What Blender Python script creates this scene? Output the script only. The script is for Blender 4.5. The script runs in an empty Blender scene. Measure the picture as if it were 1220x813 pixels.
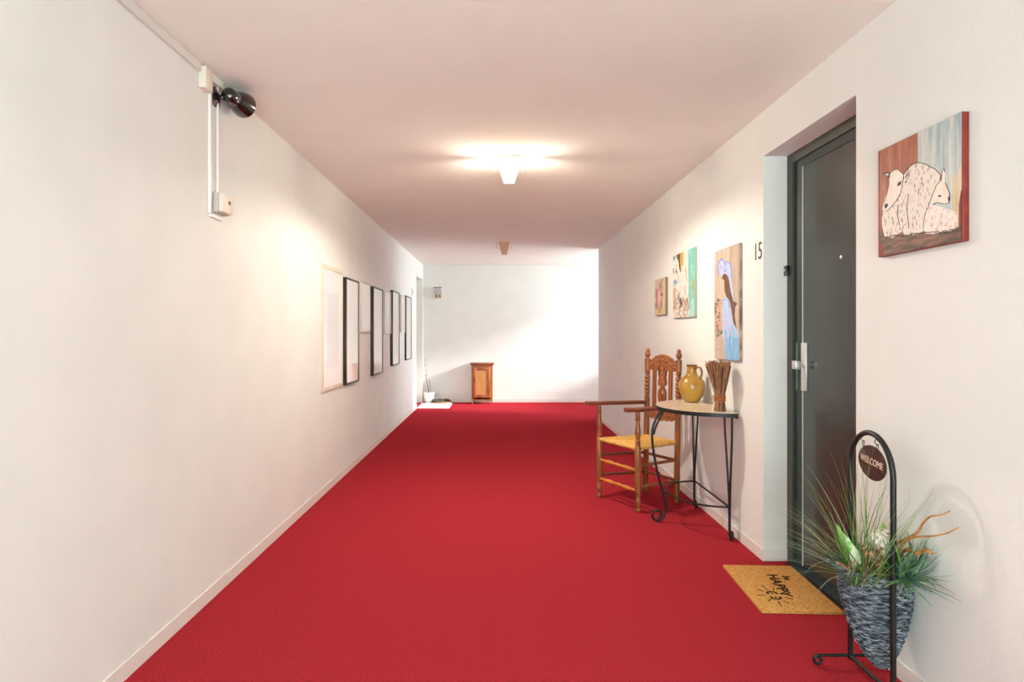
import bpy, math, random
from mathutils import Vector, Matrix
random.seed(7)
C = bpy.context.scene.collection
PI = math.pi
R = math.radians
F = 725.0            # focal length in pixels of the 1220 px wide frame
VX, VY = 593.5, 396.5
H, CEIL = 1.30, 2.56  # eye height, ceiling height
XL, XR, YB = -1.40, 1.51, 11.36

# ------------------------------------------------------------ materials
MATS = {}
def srgb(c):
    return tuple(((v/255)/12.92 if v/255 <= .04045 else (((v/255)+.055)/1.055)**2.4) for v in c) + (1,)
def mat(name, col, col2=None, scale=(8, 8, 8), rough=.6, metal=0, spec=.5, bump=0, bscale=None, coat=0,
        detail=4, lo=.35, hi=.65, emit=None, estr=0, sheen=0, distort=0, trans=0):
    if name in MATS: return MATS[name]
    m = bpy.data.materials.new(name); m.use_nodes = True
    nt = m.node_tree; N = nt.nodes; L = nt.links
    p = N['Principled BSDF']
    p.inputs['Base Color'].default_value = srgb(col)
    p.inputs['Roughness'].default_value = rough
    p.inputs['Metallic'].default_value = metal
    p.inputs['Specular IOR Level'].default_value = spec
    p.inputs['Coat Weight'].default_value = coat
    p.inputs['Coat Roughness'].default_value = .03
    p.inputs['Sheen Weight'].default_value = sheen
    p.inputs['Transmission Weight'].default_value = trans
    if emit:
        p.inputs['Emission Color'].default_value = srgb(emit); p.inputs['Emission Strength'].default_value = estr
    tc = N.new('ShaderNodeTexCoord'); mp = N.new('ShaderNodeMapping')
    L.new(tc.outputs['Object'], mp.inputs['Vector']); mp.inputs['Scale'].default_value = scale
    if col2:
        n = N.new('ShaderNodeTexNoise'); n.inputs['Scale'].default_value = 1; n.inputs['Detail'].default_value = detail
        n.inputs['Distortion'].default_value = distort
        L.new(mp.outputs['Vector'], n.inputs['Vector'])
        r = N.new('ShaderNodeValToRGB')
        r.color_ramp.elements[0].position = lo; r.color_ramp.elements[0].color = srgb(col)
        r.color_ramp.elements[1].position = hi; r.color_ramp.elements[1].color = srgb(col2)
        L.new(n.outputs['Fac'], r.inputs['Fac']); L.new(r.outputs['Color'], p.inputs['Base Color'])
    if bump:
        n2 = N.new('ShaderNodeTexNoise'); n2.inputs['Scale'].default_value = bscale or 60; n2.inputs['Detail'].default_value = 3
        L.new(tc.outputs['Object'], n2.inputs['Vector'])
        b = N.new('ShaderNodeBump'); b.inputs['Strength'].default_value = bump; b.inputs['Distance'].default_value = .004
        L.new(n2.outputs['Fac'], b.inputs['Height']); L.new(b.outputs['Normal'], p.inputs['Normal'])
    MATS[name] = m
    return m
def wood(name, dark, light, axis=2, rough=.4, coat=.15):
    s = [55, 55, 55]; s[axis] = 5
    return mat(name, dark, light, scale=tuple(s), rough=rough, coat=coat, distort=.6, lo=.3, hi=.7, bump=.05, bscale=80)

M_wall = mat('wall_paint', (226, 229, 226), (231, 233, 230), scale=(3, 3, 3), rough=.85, spec=.2, bump=.25, bscale=35)
M_ceil = mat('ceiling_paint', (236, 235, 230), (239, 238, 233), scale=(3, 3, 3), rough=.9, spec=.15, bump=.12, bscale=40)
M_base = mat('baseboard_paint', (228, 224, 219), rough=.5)
M_carpet = mat('red_carpet', (155, 35, 46), (180, 58, 66), scale=(150, 150, 150), rough=1, spec=0, bump=.8, bscale=320, lo=.3, hi=.7)
M_white = mat('white_enamel', (238, 236, 232), rough=.35)
M_cream = mat('cream_plastic', (226, 218, 204), rough=.5)
M_greyp = mat('grey_plastic', (196, 192, 186), rough=.5)
M_black = mat('black_gloss', (14, 14, 14), rough=.22, coat=.6)
M_iron = mat('wrought_iron', (15, 17, 16), (26, 28, 26), scale=(60, 60, 60), rough=.42, spec=.4, bump=.15, bscale=120)
M_doorleaf = mat('door_paint', (52, 58, 54), rough=.22, coat=.15)
M_doorframe = mat('door_frame_paint', (30, 44, 44), rough=.5)
M_doorstop = mat('door_frame_olive', (70, 72, 62), rough=.5)
M_steel = mat('brushed_steel', (205, 206, 204), (222, 222, 220), scale=(200, 200, 4), rough=.35, metal=.55)
M_seal = mat('seal_strip', (200, 206, 204), rough=.4)

# ------------------------------------------------------------ mesh builder
class MB:
    def __init__(s): s.v = []; s.f = []; s.mi = []; s.sm = []; s.m = []
    def idx(s, m):
        if m is None: m = None
        if m not in s.m: s.m.append(m)
        return s.m.index(m)
    def add(s, vs, fs, m=None, smooth=False, M=None):
        o = len(s.v); k = s.idx(m)
        for v in vs:
            s.v.append(tuple(M @ Vector(v)) if M is not None else tuple(v))
        for f in fs:
            s.f.append([o+i for i in f]); s.mi.append(k); s.sm.append(smooth)
    def box(s, a, b, m=None, bev=0, M=None):
        a = [min(p, q) for p, q in zip(a, b)] if False else a
        x0, y0, z0 = [min(a[i], b[i]) for i in range(3)]; x1, y1, z1 = [max(a[i], b[i]) for i in range(3)]
        if not bev:
            vs = [(x, y, z) for x in (x0, x1) for y in (y0, y1) for z in (z0, z1)]
            s.add(vs, [(0, 1, 3, 2), (4, 6, 7, 5), (0, 4, 5, 1), (2, 3, 7, 6), (0, 2, 6, 4), (1, 5, 7, 3)], m, False, M)
            return s
        import bmesh
        bm = bmesh.new(); bmesh.ops.create_cube(bm, size=1)
        for v in bm.verts:
            v.co = Vector(((x0+x1)/2+v.co.x*(x1-x0), (y0+y1)/2+v.co.y*(y1-y0), (z0+z1)/2+v.co.z*(z1-z0)))
        bmesh.ops.bevel(bm, geom=bm.edges[:], offset=bev, segments=2, profile=.5, affect='EDGES')
        bm.verts.ensure_lookup_table(); bm.verts.index_update()
        s.add([v.co.copy() for v in bm.verts], [[v.index for v in f.verts] for f in bm.faces], m, True, M)
        bm.free(); return s
    def lathe(s, prof, m=None, seg=24, M=None, sx=1, sy=1, smooth=True):
        vs = []; fs = []; n = len(prof)
        for r, z in prof:
            for i in range(seg):
                a = 2*PI*i/seg; vs.append((r*math.cos(a)*sx, r*math.sin(a)*sy, z))
        for j in range(n-1):
            for i in range(seg):
                fs.append((j*seg+i, j*seg+(i+1) % seg, (j+1)*seg+(i+1) % seg, (j+1)*seg+i))
        if prof[0][0] > 1e-5: fs.append(tuple(range(seg))[::-1])
        if prof[-1][0] > 1e-5: fs.append(tuple((n-1)*seg+i for i in range(seg)))
        s.add(vs, fs, m, smooth, M); return s
    def tube(s, path, rad, m=None, seg=10, closed=False, M=None, flat=1.0, up=None):
        P = [Vector(p) for p in path]; n = len(P)
        rs = rad if isinstance(rad, (list, tuple)) else [rad]*n
        T = []
        for i in range(n):
            if closed: t = P[(i+1) % n]-P[(i-1) % n]
            else: t = P[min(i+1, n-1)]-P[max(i-1, 0)]
            T.append(t.normalized() if t.length > 1e-9 else Vector((0, 0, 1)))
        nrm = Vector(up) if up else (Vector((0, 0, 1)) if abs(T[0].z) < .9 else Vector((1, 0, 0)))
        vs = []
        for i in range(n):
            nrm = (nrm - T[i]*nrm.dot(T[i]))
            nrm = nrm.normalized() if nrm.length > 1e-6 else T[i].orthogonal().normalized()
            b = T[i].cross(nrm)
            for k in range(seg):
                a = 2*PI*k/seg
                vs.append(P[i]+nrm*(math.cos(a)*rs[i]*flat)+b*(math.sin(a)*rs[i]))
        fs = []
        for i in range(n if closed else n-1):
            j = (i+1) % n
            for k in range(seg):
                fs.append((i*seg+k, i*seg+(k+1) % seg, j*seg+(k+1) % seg, j*seg+k))
        if not closed:
            fs.append(tuple(range(seg))[::-1]); fs.append(tuple((n-1)*seg+k for k in range(seg)))
        s.add(vs, fs, m, True, M); return s
    def prism(s, pts, d, m=None, M=None, origin=(0, 0, 0), ax=0):
        # polygon in the plane normal to axis ax, extruded by d along it
        n = len(pts); vs = []
        for k in (0, 1):
            for (p, q) in pts:
                c = [p, q]; c.insert(ax, d*k)
                vs.append([c[i]+origin[i] for i in range(3)])
        fs = [tuple(range(n)), tuple(range(2*n-1, n-1, -1))]
        for i in range(n): fs.append((i, (i+1) % n, n+(i+1) % n, n+i))
        s.add(vs, fs, m, False, M); return s
    def build(s, name, m=None, parent=None):
        me = bpy.data.meshes.new(name)
        me.from_pydata([tuple(v) for v in s.v], [], s.f)
        for q in s.m: me.materials.append(q or m)
        for p, k, sm in zip(me.polygons, s.mi, s.sm): p.material_index = k; p.use_smooth = sm
        import bmesh
        bm = bmesh.new(); bm.from_mesh(me); bmesh.ops.recalc_face_normals(bm, faces=bm.faces[:]); bm.to_mesh(me); bm.free()
        if any(s.sm):
            try: me.set_sharp_from_angle(angle=R(42))
            except Exception: pass
        me.update()
        o = bpy.data.objects.new(name, me); C.objects.link(o)
        if parent: o.parent = parent
        return o
def tag(o, label=None, cat=None, group=None, kind=None):
    if label: o['label'] = label
    if cat: o['category'] = cat
    if group: o['group'] = group
    if kind: o['kind'] = kind
    return o
def empty(name, loc=(0, 0, 0), rz=0, label=None, cat=None, group=None):
    o = bpy.data.objects.new(name, None); C.objects.link(o)
    o.location = loc; o.rotation_euler = (0, 0, rz)
    return tag(o, label, cat, group)
def struct(name, mb, m=None, parent=None):
    o = mb.build(name, m, parent)
    if not parent: o['kind'] = 'structure'
    return o
def smooth_path(pts, k=6):
    P = [Vector(p) for p in pts]; out = []
    for i in range(len(P)-1):
        p0 = P[max(i-1, 0)]; p1 = P[i]; p2 = P[i+1]; p3 = P[min(i+2, len(P)-1)]
        for j in range(k):
            t = j/k
            out.append(.5*((2*p1)+(p2-p0)*t+(2*p0-5*p1+4*p2-p3)*t*t+(3*p1-p0-3*p2+p3)*t**3))
    out.append(P[-1]); return out
def text_mb(mb, txt, size, M, m=None, depth=.001, sx=1.0):
    cu = bpy.data.curves.new('lettering', 'FONT'); cu.body = txt; cu.size = size; cu.extrude = depth/2
    cu.align_x = 'CENTER'; cu.align_y = 'CENTER'; cu.resolution_u = 3
    ob = bpy.data.objects.new('lettering', cu); C.objects.link(ob)
    dg = bpy.context.evaluated_depsgraph_get(); dg.update()
    me = bpy.data.meshes.new_from_object(ob.evaluated_get(dg))
    mb.add([(v.co.x*sx, v.co.y, v.co.z) for v in me.vertices], [list(p.vertices) for p in me.polygons], m, False, M)
    bpy.data.objects.remove(ob); bpy.data.curves.remove(cu); bpy.data.meshes.remove(me)

# ------------------------------------------------------------ room shell
DY0, DY1, DZ = 2.567, 3.465, 2.305           # right door recess
LY0, LY1, LZ = 10.42, 11.27, 2.27           # left door recess far down
YF = -2.6                                   # unseen end behind the camera, left open to admit light
AX = 3.3                                    # far side of the window bay at the end of the hall
struct('floor', MB().box((-1.75, YF, -.12), (AX+.25, YB+.2, 0)), M_carpet)
struct('ceiling', MB().box((-1.75, YF, CEIL), (AX+.25, YB+.2, CEIL+.15)), M_ceil)
w = MB()
w.box((XL-.25, YF, 0), (XL, LY0, CEIL)); w.box((XL-.25, LY0, LZ), (XL, LY1, CEIL)); w.box((XL-.25, LY1, 0), (XL, YB, CEIL))
struct('wall_left', w, M_wall)
w = MB()
w.box((XR, YF, 0), (XR+.28, DY0, CEIL)); w.box((XR, DY0, DZ), (XR+.28, DY1, CEIL)); w.box((XR, DY1, 0), (XR+.28, 9.16, CEIL))
struct('wall_right', w, M_wall)
struct('wall_back', MB().box((-1.75, YB, 0), (AX+.25, YB+.2, CEIL)), M_wall)
struct('wall_bay_near', MB().box((XR+.28, 8.96, 0), (AX+.25, 9.16, CEIL)), M_wall)
w = MB()
w.box((AX, 9.16, 0), (AX+.25, YB, 1.1))
w.box((AX, 9.16, 1.1), (AX+.25, 9.26, CEIL)); w.box((AX, 11.26, 1.1), (AX+.25, YB, CEIL))
struct('wall_bay_side', w, M_wall)
wf = MB()
for y in (9.26, 11.21): wf.box((AX+.08, y, 1.1), (AX+.14, y+.05, CEIL))
wf.box((AX+.08, 9.26, 1.1), (AX+.14, 11.26, 1.14)); wf.box((AX+.08, 9.26, CEIL-.03), (AX+.14, 11.26, CEIL))
wn = struct('window_1', wf, M_white)
# behind the camera: an unseen low parapet, left open above for the fill light
w = MB(); w.box((-1.75, YF-.2, 0), (XR+.28, YF, .12)); struct('wall_front', w, M_wall)

bb = MB()
bb.box((XL, YF, 0), (XL+.006, LY0, .065))
struct('baseboard_left', bb, M_base)
bb = MB()
bb.box((XR-.006, YF, 0), (XR, DY0, .065)); bb.box((XR-.006, DY1, 0), (XR, 9.16, .065))
bb.box((XR-.006, DY1-.006, 0), (XR+.134, DY1, .065))
struct('baseboard_right', bb, M_base)
struct('baseboard_back', MB().box((XL, YB-.012, 0), (AX, YB, .07)), M_base)
# ------------------------------------------------------------ right door
XD = 1.645
d1 = empty('door_1', (XD, 3.03, 0)); d1['kind'] = 'structure'
def L1(v): return (v[0]-XD, v[1]-3.03, v[2])
def dbox(mb, a, b, m=None, bev=0): mb.box(L1(a), L1(b), m, bev)
fr = MB()
dbox(fr, (XD, DY1-.062, 0), (XD+.1, DY1, DZ), M_doorstop)
dbox(fr, (XD+.012, DY1-.148, 0), (XD+.1, DY1-.062, DZ-.055))
dbox(fr, (XD, DY0, 0), (XD+.1, DY0+.05, DZ), M_doorstop)
dbox(fr, (XD, DY0+.05, DZ-.055), (XD+.1, DY1-.062, DZ), M_doorstop)
dbox(fr, (XD+.012, DY0+.05, DZ-.1), (XD+.1, DY1-.148, DZ-.055))
dbox(fr, (XD-.03, DY0, 0), (XD+.1, DY1-.062, .022), M_doorframe)
fr.build('door_frame', M_doorframe, d1)
se = MB(); dbox(se, (XD+.0115, DY1-.1555, .03), (XD+.018, DY1-.149, DZ-.1)); se.build('seal_strip', M_seal, d1)
YE = DY1-.156
lf = MB(); dbox(lf, (XD+.014, DY0+.05, .03), (XD+.06, YE, DZ-.103)); leaf = lf.build('door_leaf', M_doorleaf, d1)
hp = MB(); XP = XD+.014
dbox(hp, (XP-.010, 3.262, .985), (XP, 3.316, 1.245), M_steel, .003)
hp.build('handle_plate', M_steel, leaf)
kn = MB()
kn.lathe([(.011, 0), (.011, .03)], M_steel, 16, Matrix.Translation(L1((XP-.038, 3.289, 1.125))) @ Matrix.Rotation(PI/2, 4, 'Y'))
dbox(kn, (XP-.062, 3.266, 1.102), (XP-.036, 3.312, 1.148), M_steel, .004)
kn.build('door_knob', M_steel, leaf)
ky = MB(); ky.lathe([(.009, 0), (.009, .006), (.0, .007)], M_steel, 14, Matrix.Translation(L1((XP-.010, 3.289, 1.03))) @ Matrix.Rotation(-PI/2, 4, 'Y'))
ky.build('lock_cylinder', M_steel, leaf)
ph = MB(); ph.lathe([(.009, 0), (.009, .004), (.005, .006), (0, .006)], M_steel, 14, Matrix.Translation(L1((XP, 2.94, 1.665))) @ Matrix.Rotation(-PI/2, 4, 'Y'))
ph.build('peephole', M_steel, leaf)
st = MB(); dbox(st, (XD+.008, DY1-.105, .985), (XD+.012, DY1-.085, 1.245), mat('strike_plate', (110, 128, 122), rough=.35, metal=.8))
dbox(st, (XD+.0075, DY1-.1, 1.03), (XD+.009, DY1-.09, 1.075), M_black); st.build('strike_plate', M_steel, d1)
# door bell on the frame
db = empty('doorbell', (XD, 3.45, 1.65), 0, 'small black doorbell button on the edge of the dark door frame', 'doorbell')
q = MB(); q.box((-.02, -.018, -.029), (0, .018, .029), None, .003); q.build('housing', M_black, db)
q = MB(); q.lathe([(.006, 0), (.006, .003), (0, .004)], M_white, 12, Matrix.Translation((-.02, 0, .004)) @ Matrix.Rotation(-PI/2, 4, 'Y')); q.build('push_button', M_white, db)

# left door at the far end
d2 = empty('door_2', (XL-.13, 10.85, 0)); d2['kind'] = 'structure'
q = MB(); q.box((-.06, LY0-10.85, 0), (0, LY0-10.85+.05, LZ)); q.box((-.06, LY1-10.85-.05, 0), (0, LY1-10.85, LZ)); q.box((-.06, LY0-10.85+.05, LZ-.05), (0, LY1-10.85-.05, LZ))
q.build('door_frame', M_white, d2)
q = MB(); q.box((-.05, LY0-10.85+.05, .01), (-.015, LY1-10.85-.05, LZ-.05)); q.build('door_leaf', M_greyp, d2)
q = MB(); q.tube([(-.015, -.3, 1.05), (.035, -.3, 1.05), (.035, -.2, 1.05)], .009); q.build('door_handle', M_steel, d2)

# ------------------------------------------------------------ house number
def rwall(px, py, X=XR):
    Y = F*X/(px-VX); return (Y, H-(py-VY)*Y/F)
num = MB()
def wall_text_matrix(y, z, x=XR):  # text facing -X, reading towards -Y
    return Matrix.Translation((x-.001, y, z)) @ Matrix(((0, 0, -1, 0), (-1, 0, 0, 0), (0, 1, 0, 0), (0, 0, 0, 1)))
M_num = mat('number_black', (52, 52, 52), rough=.5)
text_mb(num, '15', .142, wall_text_matrix(3.535, 1.768), M_num, .002, .86)
tag(num.build('house_number', M_num), 'dark numeral 15 on the wall left of the grey door', 'house number')

# ------------------------------------------------------------ paintings on the right wall
def painting(name, label, x_front, px_l, px_r, ztop, zbot, side_mat, bg, shapes):
    y0 = F*x_front/(px_r-VX); y1 = F*x_front/(px_l-VX)
    cy = (y0+y1)/2
    root = empty(name, (XR, cy, zbot), 0, label, 'painting')
    c = MB(); c.box((x_front-XR, y0-cy, 0), (0, y1-cy, ztop-zbot), None, .003); c.build('canvas', side_mat, root)
    p = MB(); n = 0
    lay = x_front-XR
    p.box((lay-.0006, y0-cy+.003, .003), (lay, y1-cy-.003, ztop-zbot-.003), bg)
    for (m, ptsets) in shapes:
        for pts in ptsets:
            n += 1
            t = .0007+.00004*n
            poly = []
            for (a, b) in pts:
                Y, Z = rwall(a, b, x_front)
                Y = min(max(Y, y0+.002), y1-.002); Z = min(max(Z, zbot+.002), ztop-.002)
                poly.append((Y-cy, Z-zbot))
            p.prism(poly, -t, m, None, (lay, 0, 0), 0)
    p.build('painted_picture', bg, root)
    return root
def tr(ox, oy, s, pts): return [(ox+a/s, oy+b/s) for a, b in pts]
def streak(name, a, b, sy=60, sz=5, lo=.35, hi=.65, r=.5): return mat(name, a, b, scale=(sy, sy, sz), rough=r, lo=lo, hi=hi, detail=5, distort=.4)
def stroke(pts, w):
    P = [Vector((a, b)) for a, b in pts]; L_ = []; R_ = []
    for i, p in enumerate(P):
        t = (P[min(i+1, len(P)-1)]-P[max(i-1, 0)])
        t = t.normalized() if t.length > 0 else Vector((1, 0)); n = Vector((-t.y, t.x))*w
        L_.append(tuple(p+n)); R_.append(tuple(p-n))
    return L_+R_[::-1]
def blob(cx, cy, rx, ry, n=10, j=.2):
    return [(cx+rx*math.cos(2*PI*k/n)*(1+random.uniform(-j, j)), cy+ry*math.sin(2*PI*k/n)*(1+random.uniform(-j, j))) for k in range(n)]
# sheep
P_rust = streak('paint_rust', (122, 44, 26), (178, 92, 54), 40, 6)
P_sky = streak('paint_pale_blue', (146, 172, 180), (204, 206, 200), 50, 6)
P_soil = mat('paint_soil', (62, 32, 24), (142, 92, 70), scale=(30, 12, 60), rough=.5, lo=.4, hi=.68)
P_wool = mat('paint_wool', (136, 78, 66), (232, 222, 214), scale=(110, 110, 55), rough=.6, lo=.30, hi=.46, detail=4)
P_face = mat('paint_sheep_face', (234, 220, 206), (242, 232, 222), scale=(30, 30, 30), rough=.6)
P_ink = mat('paint_ink', (40, 26, 26), rough=.6)
P_redside = mat('painted_red_edge', (118, 36, 24), (134, 48, 32), scale=(20, 20, 20), rough=.6)
z1 = lambda pts: tr(1040, 170, 6.25, pts)
z2 = lambda pts: tr(1090, 120, 4.514, pts)
body = z1([(85, 700), (62, 600), (70, 500), (95, 400), (150, 330), (235, 270), (255, 215), (285, 172), (338, 148)]) + z2([(50, 338), (110, 368), (142, 402), (125, 442), (88, 550), (60, 600), (45, 690)]) + z1([(375, 662), (300, 690), (285, 672), (268, 695), (235, 690), (225, 660), (170, 690), (150, 712)])
head = z1([(122, 250), (135, 222), (160, 204), (190, 200), (215, 222), (232, 240), (222, 300), (212, 370), (180, 430), (130, 490), (104, 514), (88, 490), (92, 450), (108, 380), (122, 310)])
lamb = z2([(48, 690), (50, 640), (62, 600), (80, 560), (120, 562), (190, 588), (225, 600), (230, 650), (216, 690), (190, 702), (150, 706), (100, 718), (60, 716)])
lhead = z2([(78, 562), (98, 505), (118, 455), (140, 432), (146, 430), (150, 380), (158, 362), (164, 380), (160, 428), (170, 450), (188, 495), (190, 530), (185, 552), (160, 556), (120, 548), (98, 560)])
shapes = [
 (P_sky, [[(1093.6, 120), (1150, 100), (1150, 320), (1093.6, 320)]]),
 (mat('paint_ochre_pale', (196, 170, 130), (216, 202, 180), scale=(60, 60, 6), rough=.5), [z2([(205, 420), (235, 380), (250, 330), (256, 740), (200, 690)])]),
 (P_redside, [z2([(238, 560), (250, 480), (256, 480), (256, 740), (236, 740)])]),
 (P_soil, [z1([(35, 650), (100, 690), (375, 655), (380, 900), (35, 900)]), [(1093, 276), (1110, 278), (1135, 274), (1148, 268), (1150, 300), (1093, 320)]]),
 (P_redside, [z1([(35, 720), (75, 760), (90, 860), (35, 880)]), z1([(36, 60), (52, 60), (52, 700), (36, 700)])]),
 (P_wool, [body]), (P_ink, [stroke(z1([(255, 205), (280, 172), (320, 152), (350, 150)])+z2([(50, 338), (110, 368), (142, 402), (135, 425)]), .5),
                             stroke(z1([(192, 460), (185, 540), (200, 620)]), .5), stroke(z1([(268, 380), (255, 500), (270, 640)]), .45)]),
 (P_face, [head, z1([(232, 240), (262, 200), (272, 215), (266, 262), (240, 300)])]),
 (P_ink, [z1([(72, 240), (90, 220), (135, 218), (125, 268), (105, 246)]), z1([(242, 262), (262, 212), (262, 240), (246, 270)]), z1([(182, 318), (192, 296), (216, 286), (210, 312), (192, 324)]),
          z1([(88, 462), (112, 450), (114, 470), (100, 492), (90, 486)]), stroke(z1([(232, 240), (222, 310), (210, 372), (178, 432), (130, 490), (104, 514)]), .4), stroke(z1([(122, 250), (122, 310), (108, 380), (92, 450)]), .25)]),
 (P_face, [z1([(86, 238), (120, 228), (116, 246)])]),
 (P_ink, [stroke(z1([(122, 250), (135, 222), (160, 204), (190, 200), (215, 222), (232, 240)]), .3), stroke(z1([(232, 240), (262, 200), (272, 215), (266, 262), (240, 300)]), .35), stroke(z1([(75, 500), (66, 560), (66, 620), (85, 700)]), .3)]),
 (mat('paint_lamb_wool', (206, 170, 162), (240, 228, 222), scale=(90, 90, 60), rough=.6, lo=.3, hi=.5), [lamb]), (P_face, [lhead]),
 (P_ink, [stroke(z2([(78, 562), (98, 505), (118, 455), (142, 430), (150, 380), (158, 362), (163, 385)]), .45), stroke(z2([(165, 440), (188, 495), (190, 530), (184, 552), (160, 556), (120, 548), (98, 560)]), .4),
          z2([(126, 512), (140, 506), (146, 514), (132, 520)]), z2([(180, 520), (190, 512), (190, 540), (182, 540)]), stroke(z2([(48, 690), (50, 640), (62, 600), (80, 560)]), .35)]),
 (P_ink, [stroke([(1052+i*4.4+random.uniform(-1, 1), 282-i*.45+random.uniform(-1, 2)), (1057+i*4.4, 283-i*.5+random.uniform(-1, 3))], .5) for i in range(20)]),
]
painting('sheep_painting', 'square painting of a white sheep and lamb, right of the grey door', 1.486, 1046.4, 1146.2, 2.010, 1.594, P_redside, P_rust, shapes)
# woman in blue
z3 = lambda pts: tr(845, 285, 5.42, pts)
P_board = streak('paint_weathered_board', (178, 156, 138), (208, 192, 176), 26, 3)
P_bluel = streak('paint_light_blue', (150, 192, 222), (190, 214, 236), 40, 5)
P_lav = streak('paint_lavender', (168, 184, 224), (196, 206, 236), 60, 8)
P_bluem = mat('paint_mid_blue', (118, 146, 206), rough=.5)
P_hair = streak('paint_brown_hair', (78, 50, 34), (130, 88, 60), 90, 10)
P_skin = mat('paint_skin', (222, 182, 160), rough=.5)
P_pink = mat('paint_rose', (204, 130, 118), (222, 176, 160), scale=(60, 60, 60), rough=.5)
P_green = mat('paint_leaf_green', (104, 116, 84), rough=.5)
shapes = [
 (P_bluem, [z3([(62, 235), (54, 180), (62, 140), (78, 124), (96, 134), (106, 165), (108, 230)]), z3([(98, 175), (106, 148), (122, 140), (138, 160), (148, 200), (146, 250), (120, 235)])]),
 (P_lav, [z3([(66, 235), (60, 180), (68, 148), (80, 134), (94, 144), (101, 175), (104, 230)]), z3([(104, 175), (110, 154), (122, 148), (134, 168), (142, 205), (141, 250), (118, 232)])]),
 (P_bluem, [stroke(z3([(70, 200), (74, 172), (86, 176), (94, 205), (110, 215)]), .35)]),
 (P_lav, [z3([(98, 222), (120, 205), (138, 240), (148, 300), (160, 400), (150, 400), (130, 300)])]),
 (P_skin, [z3([(72, 300), (76, 280), (84, 262), (98, 262), (100, 320), (88, 334), (76, 326)]), z3([(56, 350), (74, 332), (104, 350), (108, 380), (84, 392), (60, 380)])]),
 (P_bluel, [z3([(84, 396), (106, 372), (128, 384), (140, 430), (150, 520), (186, 600), (192, 650), (192, 786), (106, 776), (100, 650), (90, 640), (84, 560)])]),
 (streak('paint_sky_blue', (112, 170, 214), (150, 196, 230), 60, 4), [z3([(102, 655), (146, 628), (188, 640), (192, 786), (106, 776)])]),
 (P_lav, [z3([(92, 460), (126, 440), (148, 520), (146, 624), (100, 652), (90, 600)])]), (P_bluem, [stroke(z3([(86, 400), (106, 384), (124, 400), (130, 440)]), .5), stroke(z3([(100, 652), (146, 624)]), .35)]),
 (P_hair, [z3([(80, 262), (90, 230), (104, 222), (122, 240), (132, 280), (140, 340), (156, 400), (182, 416), (168, 440), (166, 500), (178, 580), (158, 545), (146, 470), (132, 400), (112, 372), (100, 330), (98, 270), (90, 256)])]),
 (P_pink, [blob(845+a/5.42, 285+b/5.42, 1.9, 3.0) for a, b in ((56, 430), (66, 455), (52, 480), (74, 500), (62, 530), (80, 545), (70, 570), (64, 410))]),
 (P_green, [blob(845+a/5.42, 285+b/5.42, 1.6, 2.2) for a, b in ((44, 420), (40, 445), (58, 395), (52, 560), (60, 590), (80, 600), (60, 505), (40, 470), (56, 620))]),
 (P_hair, [blob(845+60/5.42, 285+714/5.42, .5, .6)]),
]
shapes += [(random.choice([P_pink, P_green, P_pink, P_board]), [blob(845+random.uniform(40, 86)/5.42, 285+b/5.42+random.uniform(-1, 1), random.uniform(.5, 1.3), random.uniform(.8, 1.8), 7)]) for b in range(390, 620, 7)]
shapes += [(random.choice([P_lav, mat('paint_sky_blue', (112, 170, 214)), P_bluel]), [stroke(z3([(a, b), (a+random.uniform(-3, 6), b+60)]), .2)]) for a, b in [(random.uniform(106, 176), random.uniform(560, 700)) for _ in range(14)]]
painting('woman_painting', 'tall painting of a dark-haired woman in blue, above the dried broom bundle', 1.491, 851.3, 880.8, 1.856, 1.122,
         streak('painted_board_edge', (96, 82, 72), (176, 160, 146), 8, 9), P_board, shapes)
# abstract
z4 = lambda pts: tr(798, 292, 9.03, pts)
P_teal = streak('paint_teal', (104, 186, 178), (150, 206, 196), 40, 4)
P_pale = streak('paint_chalk', (204, 206, 198), (232, 228, 216), 50, 5)
P_umber = streak('paint_umber', (70, 44, 34), (120, 84, 60), 60, 6)
P_och = streak('paint_ochre', (182, 150, 62), (206, 176, 100), 60, 6)
P_tan = streak('paint_tan', (176, 130, 94), (210, 180, 150), 60, 6)
shapes = [
 (P_teal, [z4([(198, 0), (270, 0), (270, 640), (240, 700), (206, 620), (200, 300)]), z4([(36, 110), (60, 100), (62, 160), (40, 175)])]),
 (mat('paint_aqua_pale', (166, 212, 202), rough=.5), [z4([(206, 620), (262, 560), (262, 780), (210, 780)])]),
 (P_och, [z4([(110, 82), (150, 66), (146, 200), (130, 290), (112, 250)]), z4([(244, 380), (262, 360), (262, 560), (248, 540)])]),
 (P_umber, [z4([(72, 110), (112, 84), (112, 180), (120, 290), (104, 300), (98, 200), (80, 150)]), z4([(70, 210), (82, 220), (86, 340), (76, 300)]), z4([(44, 520), (58, 560), (56, 690), (42, 690)]), z4([(100, 590), (120, 560), (132, 640), (124, 680), (110, 650)])]),
 (mat('paint_cerulean', (120, 176, 196), rough=.5), [z4([(40, 385), (76, 360), (86, 400), (62, 446), (42, 440)]), z4([(96, 500), (106, 520), (104, 560)])]),
 (P_tan, [z4([(38, 480), (66, 450), (76, 560), (66, 700), (38, 640)]), z4([(148, 600), (196, 560), (200, 660), (176, 770), (144, 770)]), z4([(96, 640), (110, 660), (128, 780), (108, 780)])]),
 (P_umber, [z4([(176, 580), (192, 570), (196, 640), (182, 680)]), stroke(z4([(40, 150), (64, 130), (70, 160)]), .4)]),
]
pal = [P_umber, P_tan, P_pale, P_och, P_teal, mat('paint_cerulean', (120, 176, 196)), mat('paint_chalk_white', (226, 228, 222), rough=.5)]
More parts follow.
